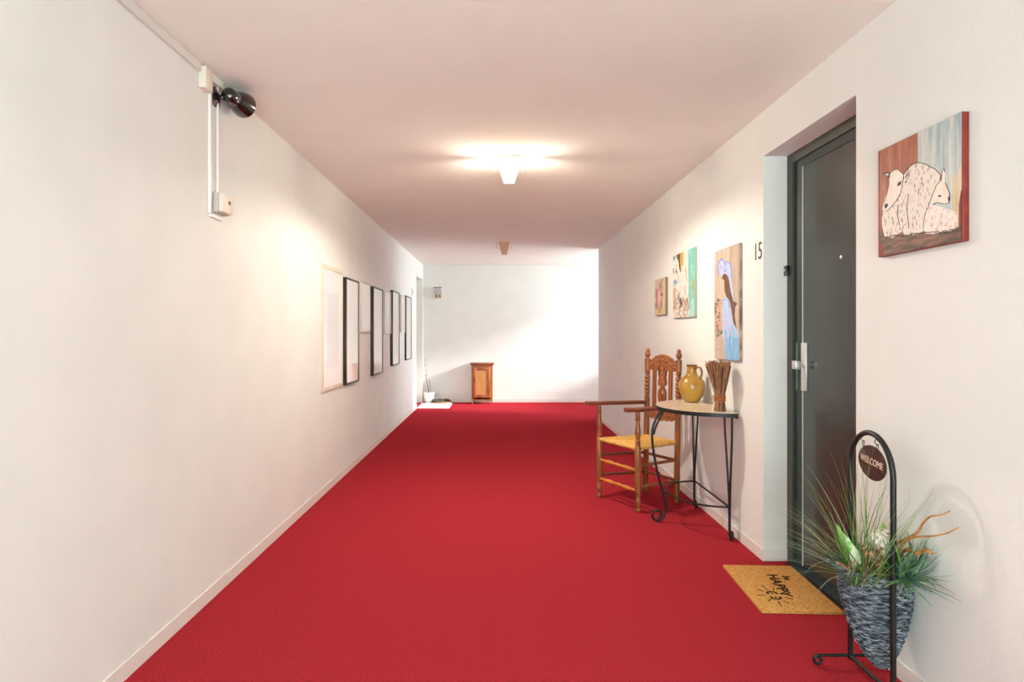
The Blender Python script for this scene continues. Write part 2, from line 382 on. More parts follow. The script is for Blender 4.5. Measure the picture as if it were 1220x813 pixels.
def strokes(ox, oy, sc_, x0, x1, y0, y1, mats, n, ln, wd):
    out = []
    for _ in range(n):
        a, b = random.uniform(x0, x1), random.uniform(y0, y1); l_ = random.uniform(.4, 1)*ln
        out.append((random.choice(mats), [stroke(tr(ox, oy, sc_, [(a, b), (a+random.uniform(-8, 8), b+l_*.5), (a+random.uniform(-12, 12), b+l_)]), random.uniform(.4, 1)*wd)]))
    return out
random.seed(3)
shapes += strokes(798, 292, 9.03, 60, 190, 120, 500, [pal[6], pal[2], pal[6], P_tan], 26, 130, .5)
shapes += strokes(798, 292, 9.03, 42, 120, 470, 700, [P_umber, P_tan, pal[6], P_tan], 20, 90, .35)
shapes += strokes(798, 292, 9.03, 120, 205, 560, 720, [P_tan, P_umber, pal[2]], 18, 70, .3)
shapes += strokes(798, 292, 9.03, 205, 258, 60, 650, [P_teal, mat('paint_aqua_pale', (166, 212, 202)), P_teal], 20, 130, .35)
shapes += strokes(798, 292, 9.03, 44, 100, 130, 380, [P_umber, pal[2], pal[6]], 14, 60, .25)
shapes += strokes(798, 292, 9.03, 50, 200, 690, 730, [pal[6], pal[2]], 10, 40, .6)
painting('abstract_painting', 'abstract canvas of teal, white, and brown streaks between two other paintings', 1.488, 801.5, 827.2, 1.952, 1.421,
         mat('canvas_teal_edge', (150, 176, 160), rough=.6), P_pale, shapes)
z5 = lambda pts: tr(776, 328, 15.65, pts)
P_bei = streak('paint_beige', (196, 172, 134), (218, 200, 166), 50, 5)
P_rosed = mat('paint_dusky_rose', (156, 84, 92), (196, 126, 132), scale=(60, 60, 40), rough=.5)
shapes = [
 (P_rosed, [z5([(80, 280), (110, 250), (130, 340), (110, 420), (130, 560), (110, 630), (80, 640), (66, 560), (80, 470)]), z5([(126, 150), (160, 140), (180, 210), (170, 290), (140, 300)]), z5([(180, 300), (214, 330), (214, 390), (190, 380)])]),
 (mat('paint_petal_pink', (222, 176, 178), rough=.5), [z5([(100, 290), (130, 270), (160, 330), (196, 420), (170, 470), (176, 560), (150, 560), (130, 470), (110, 380)]), z5([(110, 160), (136, 150), (146, 250), (120, 270)])]),
 (P_umber, [stroke(z5([(206, 70), (180, 170), (160, 250)]), .5), stroke(z5([(170, 340), (210, 400)]), .4), stroke(z5([(196, 470), (190, 640)]), .35)]),
 (P_och, [z5([(130, 600), (190, 560), (190, 700), (130, 720)])]),
]
shapes += strokes(776, 328, 15.65, 85, 210, 140, 600, [P_rosed, mat('paint_petal_pink', (222, 176, 178)), P_rosed, P_bei], 34, 80, .28)
shapes += strokes(776, 328, 15.65, 130, 205, 480, 640, [P_umber, P_och], 6, 70, .15)
painting('flower_painting', 'small pink flower painting, the farthest of the four on this wall', 1.488, 780.2, 792.8, 1.796, 1.461,
         mat('canvas_dark_edge', (120, 104, 78), rough=.6), P_bei, shapes)

# ------------------------------------------------------------ frames on the left wall
M_print = mat('print_white', (236, 236, 234), rough=.3, coat=1, spec=.6)
M_mount = mat('print_pale_grey', (222, 223, 223), rough=.3, coat=1)
M_frw = mat('frame_pale_wood', (220, 208, 190), (228, 218, 202), scale=(40, 40, 5), rough=.45)
M_frsm = mat('frame_off_white', (208, 202, 192), rough=.45)
M_frb = mat('frame_black', (38, 32, 28), rough=.4)
def picture_frame(name, label, y0, y1, z0, z1, t, fw, fm, group, sketch=False):
    cy = (y0+y1)/2
    root = empty(name, (XL, cy, z0), 0, label, 'picture frame', group)
    a, b, h = y0-cy, y1-cy, z1-z0
    q = MB()
    q.box((0, a, 0), (t, a+fw, h), None, .0015); q.box((0, b-fw, 0), (t, b, h), None, .0015)
    q.box((0, a+fw, 0), (t, b-fw, fw), None, .0015); q.box((0, a+fw, h-fw), (t, b-fw, h), None, .0015)
    q.build('frame_moulding', fm, root)
    q = MB(); q.box((.001, a+fw, fw), (t-.006, b-fw, h-fw)); q.build('backing_print', M_print, root)
    if sketch:
        q = MB(); q.box((t-.006, a+.14, .18), (t-.0052, b-.14, h-.22), M_mount)
        q.build('pale_sketch', M_mount, root)
    return root
picture_frame('picture_frame', 'large white-framed pale print, nearest and biggest frame on the left wall', 4.79, 5.44, .822, 1.852, .014, .035, M_frw, 'frames in a row on the left wall', True)
blk = [(5.43+.06, 5.99, .824, 1.802, .033, 'tall black box frame just beyond the big white-framed print'),
       (6.67, 7.21, .826, 1.808, .037, 'tall black box frame between the first and second small white frames'),
       (7.89, 8.42, .866, 1.852, .035, 'tall black box frame between the second and third small white frames'),
       (9.10, 9.66, .884, 1.855, .028, 'thin black frame, last and farthest in the row on the left wall')]
for y0, y1, z0, z1, t, lb in blk:
    picture_frame('picture_frame', lb, y0, y1, z0, z1, t, .016, M_frb, 'frames in a row on the left wall')
for y0, y1, z0, z1, lb in [(6.16, 6.58, 1.302, 1.826, 'small white frame right after the first black frame, nearest of the small ones'),
                           (7.43, 7.86, 1.287, 1.822, 'small white frame between the second and third black frames'),
                           (8.66, 9.05, 1.305, 1.838, 'small white frame between the third and the last black frame')]:
    picture_frame('picture_frame', lb, y0, y1, z0, z1, .02, .018, M_frsm, 'frames in a row on the left wall')

# ------------------------------------------------------------ cable trunking, boxes and spotlight (upper left)
q = MB(); q.box((XL, YF, CEIL-.042), (XL+.016, 2.84, CEIL-.002), None, .002); q.box((XL, 2.91, CEIL-.042), (XL+.02, 3.06, CEIL-.002), None, .002)
tag(q.build('cable_trunking', M_wall), 'white cable trunking along the top of the left wall', 'trunking')
q = MB(); q.box((XL, 2.84, 2.448), (XL+.036, 2.912, 2.548), None, .003)
tag(q.build('junction_box', M_cream), 'cream junction box at the ceiling end of the trunking', 'junction box')
q = MB(); q.box((XL, 2.935, 1.872), (XL+.012, 2.955, 2.47), None, .002); q.box((XL, 2.935, 1.862), (XL+.012, 3.07, 1.88), None, .002)
tag(q.build('cable_conduit', M_white), 'wider white conduit dropping down the wall from the junction box', 'conduit')
q = MB(); q.tube([(XL+.008, 3.018, 1.985), (XL+.008, 3.018, 2.518)], .006)
tag(q.build('cable_conduit', M_white), 'thin round white conduit between the spotlight and the sensor box', 'conduit')
sb = empty('sensor_box', (XL, 3.04, 1.892), 0, 'small beige sensor box on the left wall below the conduits', 'sensor')
q = MB(); q.box((0, -.062, 0), (.03, .062, .096), None, .003); q.build('back_box', M_greyp, sb)
q = MB(); q.box((.03, -.058, .004), (.05, .058, .092), None, .004); q.build('cover', M_cream, sb)
q = MB(); q.box((.049, .01, .05), (.052, .026, .066)); q.build('sensor_eye', M_black, sb)
sp = empty('spotlight', (XL, 3.01, 2.465), 0, 'black wall spotlight with a bell-shaped shade beside the junction box', 'spotlight')
q = MB(); q.lathe([(.05, 0), (.05, .004), (.03, .012), (.012, .02), (.0, .021)], None, 24, Matrix.Rotation(PI/2, 4, 'Y')); q.build('wall_plate', M_black, sp)
q = MB(); q.tube([(.015, 0, 0), (.03, 0, -.002), (.042, 0, .004)], .008); q.lathe([(0, -.012), (.012, -.008), (.015, 0), (.012, .008), (0, .012)], None, 14, Matrix.Translation((.034, 0, 0))); q.build('swivel_arm', M_black, sp)
axis = Vector((.004, .145, .010)); p0 = Vector((.064, -.005, .012))
M4 = Matrix.Translation(p0) @ axis.to_track_quat('Z', 'Y').to_matrix().to_4x4()
q = MB(); q.lathe([(0, -.012), (.022, -.008), (.032, 0), (.037, .01), (.037, .04), (.033, .042), (.033, .046), (.037, .048), (.037, .07), (.03, .074)], M_black, 32, M4); q.build('lamp_housing', M_black, sp)
q = MB(); q.lathe([(.028, .066), (.036, .08), (.048, .105), (.058, .135), (.063, .165), (.065, .178), (.062, .178), (.059, .165), (.054, .135), (.044, .105), (.032, .08)], M_black, 40, M4)
q.build('lamp_shade', M_black, sp)

# light switch on left wall near the far door, wall box on back wall
q = MB(); q.box((XL, 9.80, 1.90), (XL+.02, 9.92, 2.02), M_white, .004); q.box((XL+.02, 9.83, 1.93), (XL+.024, 9.89, 1.99), M_greyp, .002)
tag(q.build('wall_switch', M_white), 'small white switch plate high on the left wall before the far door', 'switch')
wb = empty('meter_box', (-1.118, YB, 1.93), 0, 'small wall box with grey cover on the far white wall', 'wall box')
q = MB(); q.box((-.078, -.05, 0), (.078, 0, .22), M_cream, .004); q.build('back_box', M_cream, wb)
q = MB(); q.box((-.074, -.062, .085), (.07, -.05, .205), None, .003); q.build('cover', mat('grey_cover', (190, 190, 194), rough=.5), wb)
q = MB(); q.box((-.076, -.064, .207), (.072, -.05, .219)); q.build('top_lip', mat('dark_lip', (110, 112, 110), rough=.5), wb)
for xx in (-.028, .036):
    q = MB(); q.box((xx-.018, -.058, .02), (xx+.018, -.05, .078), None, .002); q.build('fuse', mat('brown_fuse', (140, 118, 92), rough=.5), wb)

# ------------------------------------------------------------ ceiling lamps
GLASS = 60.0
M_glow = mat('lit_opal_glass', (255, 244, 225), rough=.4, emit=(255, 236, 200), estr=GLASS)
M_bulb = mat('lit_bulb', (255, 244, 225), rough=.4, emit=(255, 226, 180), estr=25)
M_inner = mat('opal_glass_inside', (250, 240, 225), rough=.5)
M_opal = mat('unlit_opal_glass', (206, 170, 140), rough=.35, spec=.3)
M_lbase = mat('lamp_base_beige', (226, 204, 180), rough=.5)
M_rim = mat('lamp_white_rim', (236, 232, 224), rough=.4)
def ceiling_lamp(x, y, lit, label):
    root = empty('ceiling_lamp', (x, y, CEIL), 0, label, 'ceiling lamp', 'ceiling lamps along the hall')
    q = MB(); q.box((-.1, -.06, -.012), (.1, .06, 0), None, .003); q.build('base_plate', M_lbase, root)
    for s in (-1, 1):
        q = MB(); q.box((s*.103-.006, -.012, -.095), (s*.103+.004, .012, 0), None, .002); q.build('side_bracket', M_lbase, root)
    q = MB(); q.box((-.062, -.03, -.045), (.062, .03, -.012), None, .004); q.build('lamp_holder', M_lbase, root)
    # V-shaped opal trough: front and rear trapezoid plates, open at the two sides
    g = M_glow if lit else M_opal
    q = MB()
    zt, zb, wt, wb_, dt, dbm = -.012, -.185, .086, .034, .06, .012
    for s in (-1, 1):
        o = [(-wt, s*dt, zt), (wt, s*dt, zt), (wb_, s*dbm, zb), (-wb_, s*dbm, zb)]
        i = [(a, b-s*.004, c) for a, b, c in o]
        q.add(o+i, [(0, 1, 2, 3)], g)
        q.add(o+i, [(7, 6, 5, 4), (0, 4, 5, 1), (1, 5, 6, 2), (2, 6, 7, 3), (3, 7, 4, 0)], M_inner if lit else g)
    q.box((-wb_, -dbm, zb-.004), (wb_, dbm, zb), M_inner if lit else g)
    if not lit:
        for s in (-1, 1):
            q.tube([(s*wt, -dt, zt), (s*wb_, -dbm, zb)], .006, M_rim, 6)
        q.tube([(-wb_, -dbm, zb), (wb_, -dbm, zb)], .006, M_rim, 6)
    q.build('glass_shade', g, root)
    q = MB(); q.lathe([(0, -.11), (.02, -.1), (.025, -.08), (.014, -.05), (.013, -.04)], None, 16)
    q.build('bulb', M_white if not lit else M_bulb, root)
    if lit:
        for s in (-1, 1):
            l = bpy.data.lights.new('bulb_light', 'POINT'); l.energy = LAMP; l.color = (1, .89, .74); l.shadow_soft_size = .02
            o = bpy.data.objects.new('bulb_light', l); C.objects.link(o); o.location = (x+s*.05, y, CEIL-.085)
        l = bpy.data.lights.new('shade_light', 'SPOT'); l.energy = DOWN; l.color = (1, .90, .76); l.shadow_soft_size = .03; l.spot_size = R(172); l.spot_blend = .25
        o = bpy.data.objects.new('shade_light', l); C.objects.link(o); o.location = (x, y, CEIL-.2)
    return root
DOWN = 100.0
LAMP = 20.0
ceiling_lamp(.079, 4.38, 1, 'nearer ceiling lamp, lit, with a glowing tapered glass shade')
ceiling_lamp(.085, 8.42, False, 'farther ceiling lamp, unlit, with a brown-looking tapered shade')

# ------------------------------------------------------------ carved armchair
WD, WL = (92, 46, 20), (166, 98, 48)
Wz = wood('chair_wood', WD, WL, 2); Wx = wood('chair_wood_long', WD, WL, 0); Wy = wood('chair_wood_cross', WD, WL, 1)
Wg = wood('golden_turned_wood', (176, 102, 34), (216, 146, 62), 1)
Wd = wood('arm_wood', (92, 42, 26), (140, 72, 44), 0)
ch = empty('armchair', (.905, 4.605, 0), R(27.7), 'carved wooden armchair with woven rush seat beside the half-round table', 'chair')
def turned(mb, x, y, prof, seg=20, lean=0, m=None):
    M = Matrix(((1, 0, lean, x), (0, 1, 0, y), (0, 0, 1, 0), (0, 0, 0, 1)))
    mb.lathe([(r, z) for r, z in prof], m, seg, M)
def bead(prof, z0, z1, n, r0, r1):
    for i in range(n):
        a = z0+(z1-z0)*i/n; d = (z1-z0)/n
        prof += [(r0, a), (r0+(r1-r0)*.7, a+d*.18), (r1, a+d*.5), (r0+(r1-r0)*.7, a+d*.82)]
    prof.append((r0, z1))
foot = [(.010, 0), (.017, .008), (.019, .02), (.013, .032), (.012, .036), (.018, .05), (.021, .075), (.017, .105), (.013, .112), (.020, .118), (.020, .124), (.014, .13), (.021, .136)]
for s in (-1, 1):
    q = MB(); p = list(foot)
    p += [(.0225, .145), (.0225, .47), (.0215, .475), (.014, .482), (.020, .49), (.020, .498), (.014, .505), (.019, .512), (.019, .52), (.013, .527),
          (.016, .54), (.0215, .57), (.0215, .59), (.016, .63), (.013, .66), (.020, .667), (.020, .675), (.014, .682), (.018, .695), (.015, .71), (.015, .722)]
    turned(q, 0, s*.228, p); q.build('front_leg', Wz, ch)
for s in (-1, 1):
    q = MB(); p = list(foot)[:2] + [(.0225, .02), (.0225, .76), (.0225, .77), (.017, .775), (.021, .782), (.021, .79), (.017, .797)]
    bead(p, .80, .955, 5, .016, .0235)
    p += [(.021, .96), (.016, .968), (.022, .975), (.022, .99), (.016, .995), (.0235, 1.0), (.0235, 1.085), (.015, 1.092), (.013, 1.1), (.020, 1.108), (.0225, 1.12), (.021, 1.135), (.012, 1.146), (.018, 1.15), (.015, 1.16), (.006, 1.172), (0, 1.175)]
    turned(q, .425, s*.175, p, 20, .022); q.build('back_post', Wz, ch)
BX = lambda z: .425+.022*z
# arms
for s in (-1, 1):
    q = MB(); n = 12; vs = []; fs = []
    for i in range(n+1):
        t = i/n; x = -.115+(.115+.43)*t
        c = s*(.236-.058*max(0, (x)/.44)); wdt = .034 if t < .25 else .034-.012*(t-.25)/.75
        if i == 0: wdt *= .75
        zc = .742-.012*max(0, t-.3) + (.004 if t < .15 else 0)
        hh = .0145
        for (dy, dz) in ((-1, -.7), (-.8, -1), (.8, -1), (1, -.7), (1, .6), (.7, 1), (-.7, 1), (-1, .6)): vs.append((x, c+dy*wdt, zc+dz*hh))
    for i in range(n):
        for k in range(8): fs.append((i*8+k, i*8+(k+1) % 8, (i+1)*8+(k+1) % 8, (i+1)*8+k))
    fs += [tuple(range(8))[::-1], tuple(n*8+k for k in range(8))]
    q.add(vs, fs, None, True); q.build('armrest', Wd, ch)
# rush seat: four triangles of cords wrapped towards the centre
M_rush = mat('rush', (196, 138, 58), (226, 184, 104), scale=(60, 60, 60), rough=.7, bump=.3, bscale=160)
q = MB()
A = [Vector((-.005, -.228, 0)), Vector((-.005, .228, 0)), Vector((.43, .17, 0)), Vector((.43, -.17, 0))]
cen = Vector((.215, 0, 0)); ncord = 15
for e in range(4):
    p, r_ = A[e], A[(e+1) % 4]
    for k in range(ncord):
        t = (k+.5)/ncord; a = p.lerp(cen, t); b = r_.lerp(cen, t)
        ext = .012*(1-t)
        zz = .463-.006*math.sin(t*PI/2)
        dirn = (b-a); L_ = dirn.length
        if L_ < .01: continue
        pts = [a+dirn*(j/8) for j in range(9)]
        rr = .0088 if k else .015
        q.tube([(v.x, v.y, zz - (.004 if k == 0 else 0)+random.uniform(-.0008, .0008)) for v in pts], [rr*(1+.12*math.sin(j*2.4+k)) for j in range(9)], None, 8)
q.box((.02, -.17, .44), (.41, .17, .455))
q.build('rush_seat', M_rush, ch)
# stretchers
def bar(name, a, b, m, prof=None, r=.011):
    q = MB(); a = Vector(a); b = Vector(b); d = b-a
    Mx = Matrix.Translation(a) @ d.to_track_quat('Z', 'X').to_matrix().to_4x4()
    L_ = d.length
    pr = prof or [(r*.8, 0), (r, .08), (r*1.1, .5), (r, .92), (r*.8, 1)]
    q.lathe([(x, z*L_) for x, z in pr], None, 14, Mx); q.build(name, m, ch)
tp = [(.008, .03), (.011, .08), (.007, .12), (.010, .15), (.0135, .25), (.0145, .32), (.010, .40), (.0075, .43), (.0125, .455), (.0075, .475), (.015, .50), (.0075, .525), (.0125, .545), (.0075, .57), (.010, .60), (.0145, .68), (.0135, .75), (.010, .85), (.007, .88), (.011, .92), (.008, .97)]
for z in (.30, .152): bar('turned_stretcher', (0, .228, z), (0, -.228, z), Wg, tp)
for s in (-1, 1):
    for z in (.335, .178): bar('side_stretcher', (0, s*.228, z), (BX(z), s*.175, z-.01), Wd if s > 0 else Wx)
for z in (.32, .17): bar('rear_stretcher', (BX(z), -.175, z), (BX(z), .175, z), Wx)
# crest rail, splat, slats, lower rail (profile in local y,z, 22 mm thick)
def lean_mat(): return Matrix(((1, 0, .022, .425), (0, 1, 0, 0), (0, 0, 1, 0), (0, 0, 0, 1)))
top = [(-.158, 1.062), (-.14, 1.066), (-.128, 1.082), (-.112, 1.082), (-.104, 1.096), (-.086, 1.098), (-.076, 1.112), (-.056, 1.112), (-.046, 1.122), (-.026, 1.118), (-.014, 1.128), (0, 1.124)]
top = top + [(-a, b) for a, b in top[-2::-1]]
bot = [(.158, 1.0), (.05, .998), (.04, 1.02), (.022, 1.045), (0, 1.054), (-.022, 1.045), (-.04, 1.02), (-.05, .998), (-.158, 1.0)]
q = MB(); q.prism(top+bot, .024, None, lean_mat(), (-.012, 0, 0))
for (cy, cz, r) in ((0, 1.09, .016), (-.03, 1.088, .012), (.03, 1.088, .012), (-.058, 1.078, .014), (.058, 1.078, .014), (-.085, 1.06, .012), (.085, 1.06, .012), (-.11, 1.05, .014), (.11, 1.05, .014), (-.135, 1.032, .010), (.135, 1.032, .010), (-.07, 1.04, .010), (.07, 1.04, .010)):
    for tilt in (-1, 0, 1):
        q.lathe([(r, -.003), (r*.8, .003), (r*.3, .006), (0, .006)], None, 10, lean_mat() @ Matrix.Translation((-.012, cy+tilt*r*.6, cz-abs(tilt)*r*.4)) @ Matrix.Rotation(-PI/2, 4, 'Y'))
q.build('crest_rail', Wx, ch)
half = [(a*1.28, b) for a, b in [(.004, 1.052), (.016, 1.046), (.022, 1.03), (.026, 1.012), (.033, .99), (.031, .965), (.026, .945), (.030, .925), (.034, .905), (.030, .885), (.017, .876), (.012, .868), (.026, .85), (.033, .82), (.031, .785), (.026, .75), (.024, .70), (.028, .675)]]
q = MB()
hole = [(0, .862), (.013, .846), (.016, .825), (.009, .805), (0, .798)]
rt = half[:]
# right half and left half around a pierced tear-drop
for s in (-1, 1):
    outer = [(s*a, b) for a, b in half]
    inner = [(0, .675), (0, .798)] + [(s*a, b) for a, b in hole[::-1][1:-1]] + [(0, .862), (0, 1.054)]
    q.prism(outer+inner, .018, None, lean_mat(), (-.009, 0, 0))
for cz in (.905, .94, .975, 1.01, .74):
    q.lathe([(.014, -.002), (.010, .003), (0, .006)], None, 10, lean_mat() @ Matrix.Translation((-.009, 0, cz)) @ Matrix.Rotation(-PI/2, 4, 'Y'))
q.build('carved_splat', Wz, ch)
for s in (-1, 1):
    q = MB(); M = lean_mat(); q.box((-.006, s*.09-.018, .655), (.006, s*.09+.018, 1.01), None, 0, M); q.build('back_slat', Wz, ch)
lo = [(-.158, .63), (-.13, .622), (-.11, .61), (-.09, .618), (-.06, .604), (-.03, .616), (0, .600), (.03, .616), (.06, .604), (.09, .618), (.11, .61), (.13, .622), (.158, .63)]
q = MB(); q.prism(lo+[(.158, .672), (.1, .676), (0, .684), (-.1, .676), (-.158, .672)], .022, None, lean_mat(), (-.011, 0, 0))
for k in range(-4, 5):
    q.lathe([(.013, -.002), (.010, .004), (0, .006)], None, 10, lean_mat() @ Matrix.Translation((-.011, k*.03, .642)) @ Matrix.Rotation(-PI/2, 4, 'Y'))
q.build('lower_rail', Wx, ch)

# ------------------------------------------------------------ half-round table
TC = (1.487, 4.17); TR = .40; TZ = .80
tb = empty('console_table', (TC[0], TC[1], 0), 0, 'half-round wall table with black iron scroll legs and pale stone top', 'table')
def half_disc(r, n=40, sq=1.0): return [(-r*sq*math.sin(PI*i/n), r*math.cos(PI*i/n)) for i in range(n+1)]
q = MB(); q.prism(half_disc(TR-.006), .016, mat('stone_top', (222, 206, 182), (196, 150, 116), scale=(9, 9, 9), rough=.3, coat=.3, lo=.45, hi=.75, distort=1.2), None, (0, 0, TZ-.016), 2)
q.build('stone_top', None, tb)
q = MB(); hd = half_disc(TR)
o2 = half_disc(TR-.007)
vs = []
for (a, b) in hd: vs += [(a, b, TZ-.028), (a, b, TZ-.003)]
for (a, b) in o2: vs += [(a, b, TZ-.028), (a, b, TZ-.003)]
n = len(hd); fs = []
for i in range(n-1):
    a = 2*i; b = 2*(i+1); c = 2*n+2*i; d_ = 2*n+2*(i+1)
    fs += [(a, b, b+1, a+1), (c, c+1, d_+1, d_), (a, c, d_, b), (a+1, b+1, d_+1, c+1)]
fs += [(0, 1, 2*n+1, 2*n), (2*n-2, 4*n-2, 4*n-1, 2*n-1)]
q.add(vs, fs); q.box((-.012, -TR, TZ-.034), (.0, TR, TZ-.016))
q.build('iron_rim', M_iron, tb)
# front leg, an S scroll in the x-z plane
def scroll(cx, cz, r0, r1, a0, turns, n=28):
    return [(cx+(r0+(r1-r0)*i/n)*math.cos(a0+turns*2*PI*i/n), cz+(r0+(r1-r0)*i/n)*math.sin(a0+turns*2*PI*i/n)) for i in range(n+1)]
pts = [(1.122, .775), (1.088, .72), (1.062, .655), (1.055, .60), (1.060, .52), (1.074, .43), (1.094, .33), (1.125, .22), (1.147, .135), (1.150, .08), (1.135, .035)]
sc = scroll(1.092, .052, .044, .02, R(-25), -1.15)
path = smooth_path([(a-TC[0], 0, b) for a, b in pts], 5)
path += [(a-TC[0], 0, b) for a, b in sc]
for dy in (-.008, .008) if False else (0,):
    q = MB(); q.tube(path, .0085, None, 10)
    top2 = [(1.140, .775), (1.108, .71), (1.082, .655), (1.066, .60)]
    q.tube(smooth_path([(a-TC[0], .004, b) for a, b in top2], 5), .007, None, 8)
    q.build('scroll_leg', M_iron, tb)
for s in (-1, 1):
    q = MB(); yb = s*.345; x = -.032
    q.tube(smooth_path([(x, s*.385, TZ-.03), (x, s*.380, .60), (x, s*.362, .40), (x, s*.352, .26), (x, s*.348, .12), (x, s*.348, .02)], 6), .007, None, 10)
    q.tube(smooth_path([(x, s*.255, TZ-.03), (x, s*.275, .62), (x, s*.31, .42), (x, s*.333, .26), (x, s*.340, .15), (x, s*.340, .05)], 6), .007, None, 10)
    sc = scroll(0, .038, .030, .014, R(0), -1.1)
    q.tube([(x, s*.346-.03+a, b) for a, b in sc], .0085, None, 8)
    q.build('scroll_leg', M_iron, tb)
q = MB(); ring = [(a-.03, b, .2) for a, b in [(-.292*math.sin(PI*i/36), .338*math.cos(PI*i/36)) for i in range(37)]]
q.tube(ring, .0065, None, 8); q.tube([(-.03, -.338, .2), (-.03, .338, .2)], .0065, None, 8); q.tube([(-.322, 0, .2), (-.357, 0, .2)], .006, None, 8)
q.build('shelf_ring', M_iron, tb)

# ------------------------------------------------------------ jug on the table
jg = empty('ceramic_jug', (1.395, 4.385, TZ), R(-52), 'mustard yellow glazed jug with one handle on the half-round table', 'jug')
M_jug = mat('mustard_glaze', (150, 106, 30), (182, 140, 52), scale=(10, 10, 7), rough=.3, coat=.5, lo=.3, hi=.7)
q = MB(); q.lathe([(0, 0), (.042, 0), (.049, .004), (.054, .012), (.074, .04), (.088, .075), (.0935, .105), (.091, .135), (.080, .160), (.060, .180), (.044, .192), (.037, .203), (.032, .225), (.031, .25), (.033, .255), (.036, .262), (.034, .266), (.029, .266), (.028, .25), (.028, .225), (.030, .2), (.02, .19), (0, .185)], None, 48)
q.build('jug_body', M_jug, jg)
q = MB(); q.lathe([(.0365, .258), (.0385, .262), (.037, .268), (.0295, .268), (.0295, .262)], None, 40); q.build('jug_rim', mat('dark_glaze', (96, 56, 24), rough=.3, coat=.5), jg)
q = MB(); q.tube(smooth_path([(.03, 0, .236), (.046, 0, .252), (.068, 0, .25), (.082, 0, .225), (.08, 0, .198), (.070, 0, .172), (.064, 0, .158)], 6), [.009]*3+[.0095]*30+[.011]*4, None, 12, flat=.75)
q.build('jug_handle', mat('brown_mustard_glaze', (122, 76, 28), (160, 112, 44), scale=(20, 20, 20), rough=.3, coat=.5), jg)

# ------------------------------------------------------------ dried stem bundle
bd = empty('dried_stem_bundle', (1.415, 3.885, TZ), 0, 'tied bundle of dried brown stems standing beside the yellow jug', 'dried bundle')
M_st = mat('dried_stem', (138, 92, 62), (176, 128, 92), scale=(30, 30, 30), rough=.8)
M_st2 = mat('dried_stem_dark', (104, 62, 42), rough=.8)
M_tip = mat('stem_cut_end', (200, 158, 112), rough=.8)
q = MB()
for k in range(210):
    a = random.uniform(0, 2*PI); rr = math.sqrt(random.random())
    tw = R(38)
    b0 = Vector((.036*rr*math.cos(a), .040*rr*math.sin(a), 0)); m0 = Vector((.027*rr*math.cos(a+tw/2), .029*rr*math.sin(a+tw/2), .085))
    zt = .315+random.uniform(-.028, .012)-.01*rr
    t0 = Vector((-.012+.082*rr*math.cos(a+tw), -.004+.088*rr*math.sin(a+tw), zt))
    m = M_st if random.random() < .72 else M_st2
    mid = m0.lerp(t0, .5)+Vector((random.uniform(-.004, .004), random.uniform(-.004, .004), 0))
    q.tube([b0, m0, mid, t0], [.0026, .0024, .0024, .0028], m, 5)
    q.lathe([(.0034, 0), (.0034, .003), (0, .0035)], M_tip if random.random() < .35 else m, 5, Matrix.Translation(t0))
q.build('stems', M_st, bd)
q = MB()
for i in range(5):
    z = .068+i*.008
    q.tube([((.033+.001*math.sin(i*3))*math.cos(t), (.034)*math.sin(t), z+.003*math.sin(t+i)) for t in [2*PI*j/28 for j in range(28)]], .0045, None, 6, closed=True)
q.tube(smooth_path([(-.032, -.01, .09), (-.048, -.014, .098), (-.05, -.016, .08), (-.036, -.014, .074), (-.05, -.016, .052)], 5), .0028, None, 6)
q.build('raffia_tie', mat('raffia', (176, 110, 64), (150, 84, 46), scale=(90, 90, 90), rough=.8), bd)

# ------------------------------------------------------------ door mat
DM = empty('doormat', (1.418, 3.085, 0), R(-2.6), 'brown coir doormat reading be HAPPY in front of the grey door', 'doormat')
M_coir = mat('coir', (184, 126, 60), (222, 168, 98), scale=(110, 110, 110), rough=1, spec=.1, bump=1.0, bscale=230, lo=.3, hi=.62)
q = MB(); q.box((-.186, -.278, 0), (.186, .278, .014), None, .002); q.build('coir_pile', M_coir, DM)
q = MB(); M_ink = mat('doormat_print', (44, 28, 16), (84, 56, 30), scale=(160, 160, 160), rough=1, lo=.55, hi=.8)
def matm(x, y): return Matrix.Translation((x, y, .0143)) @ Matrix.Rotation(-PI/2, 4, 'Z')
for k in (0, .0016, -.0016): text_mb(q, 'be', .056, matm(.088+k, .105+k) @ Matrix.Rotation(R(-7), 4, 'Z'), M_ink, .0012)
text_mb(q, 'HAPPY', .076, matm(.010, .015) @ Matrix.Rotation(R(-7), 4, 'Z'), M_ink, .0012, 1.2)
text_mb(q, 'HAPPY', .076, matm(.0080, .014) @ Matrix.Rotation(R(-7), 4, 'Z'), M_ink, .0012, 1.2)
text_mb(q, 'HAPPY', .076, matm(.0120, .018) @ Matrix.Rotation(R(-7), 4, 'Z'), M_ink, .0012, 1.2)
def msp(pts, w):  # pen stroke on the mat
    st_ = stroke(pts, w); q.prism(st_, .0014, M_ink, None, (0, 0, .0138), 2)
cx, cy = -.064, -.112
for s in (-1, 1):
    msp([(cx+.026*math.cos(t)*1.0, cy+s*.02+.02*s*math.sin(t)) for t in [PI*j/8-.0 for j in range(9)]][1:8] if False else [(cx+.022*math.cos(R(t)), cy+s*.024+s*.018*math.sin(R(t))) for t in range(-30, 211, 20)], .0062)
    q.prism([(cx+.006*math.cos(R(t)), cy+s*.02+.006*math.sin(R(t))) for t in range(0, 360, 45)], .0014, M_ink, None, (0, 0, .0138), 2)
for t in range(0, 360, 40):
    a = R(t+20); r0 = .052; r1 = .085 if t % 80 else .098
    msp([(cx+r0*.8*math.cos(a), cy+r0*1.25*math.sin(a)), (cx+r1*.8*math.cos(a), cy+r1*1.25*math.sin(a))], .0026)
q.build('printed_lettering', M_ink, DM)

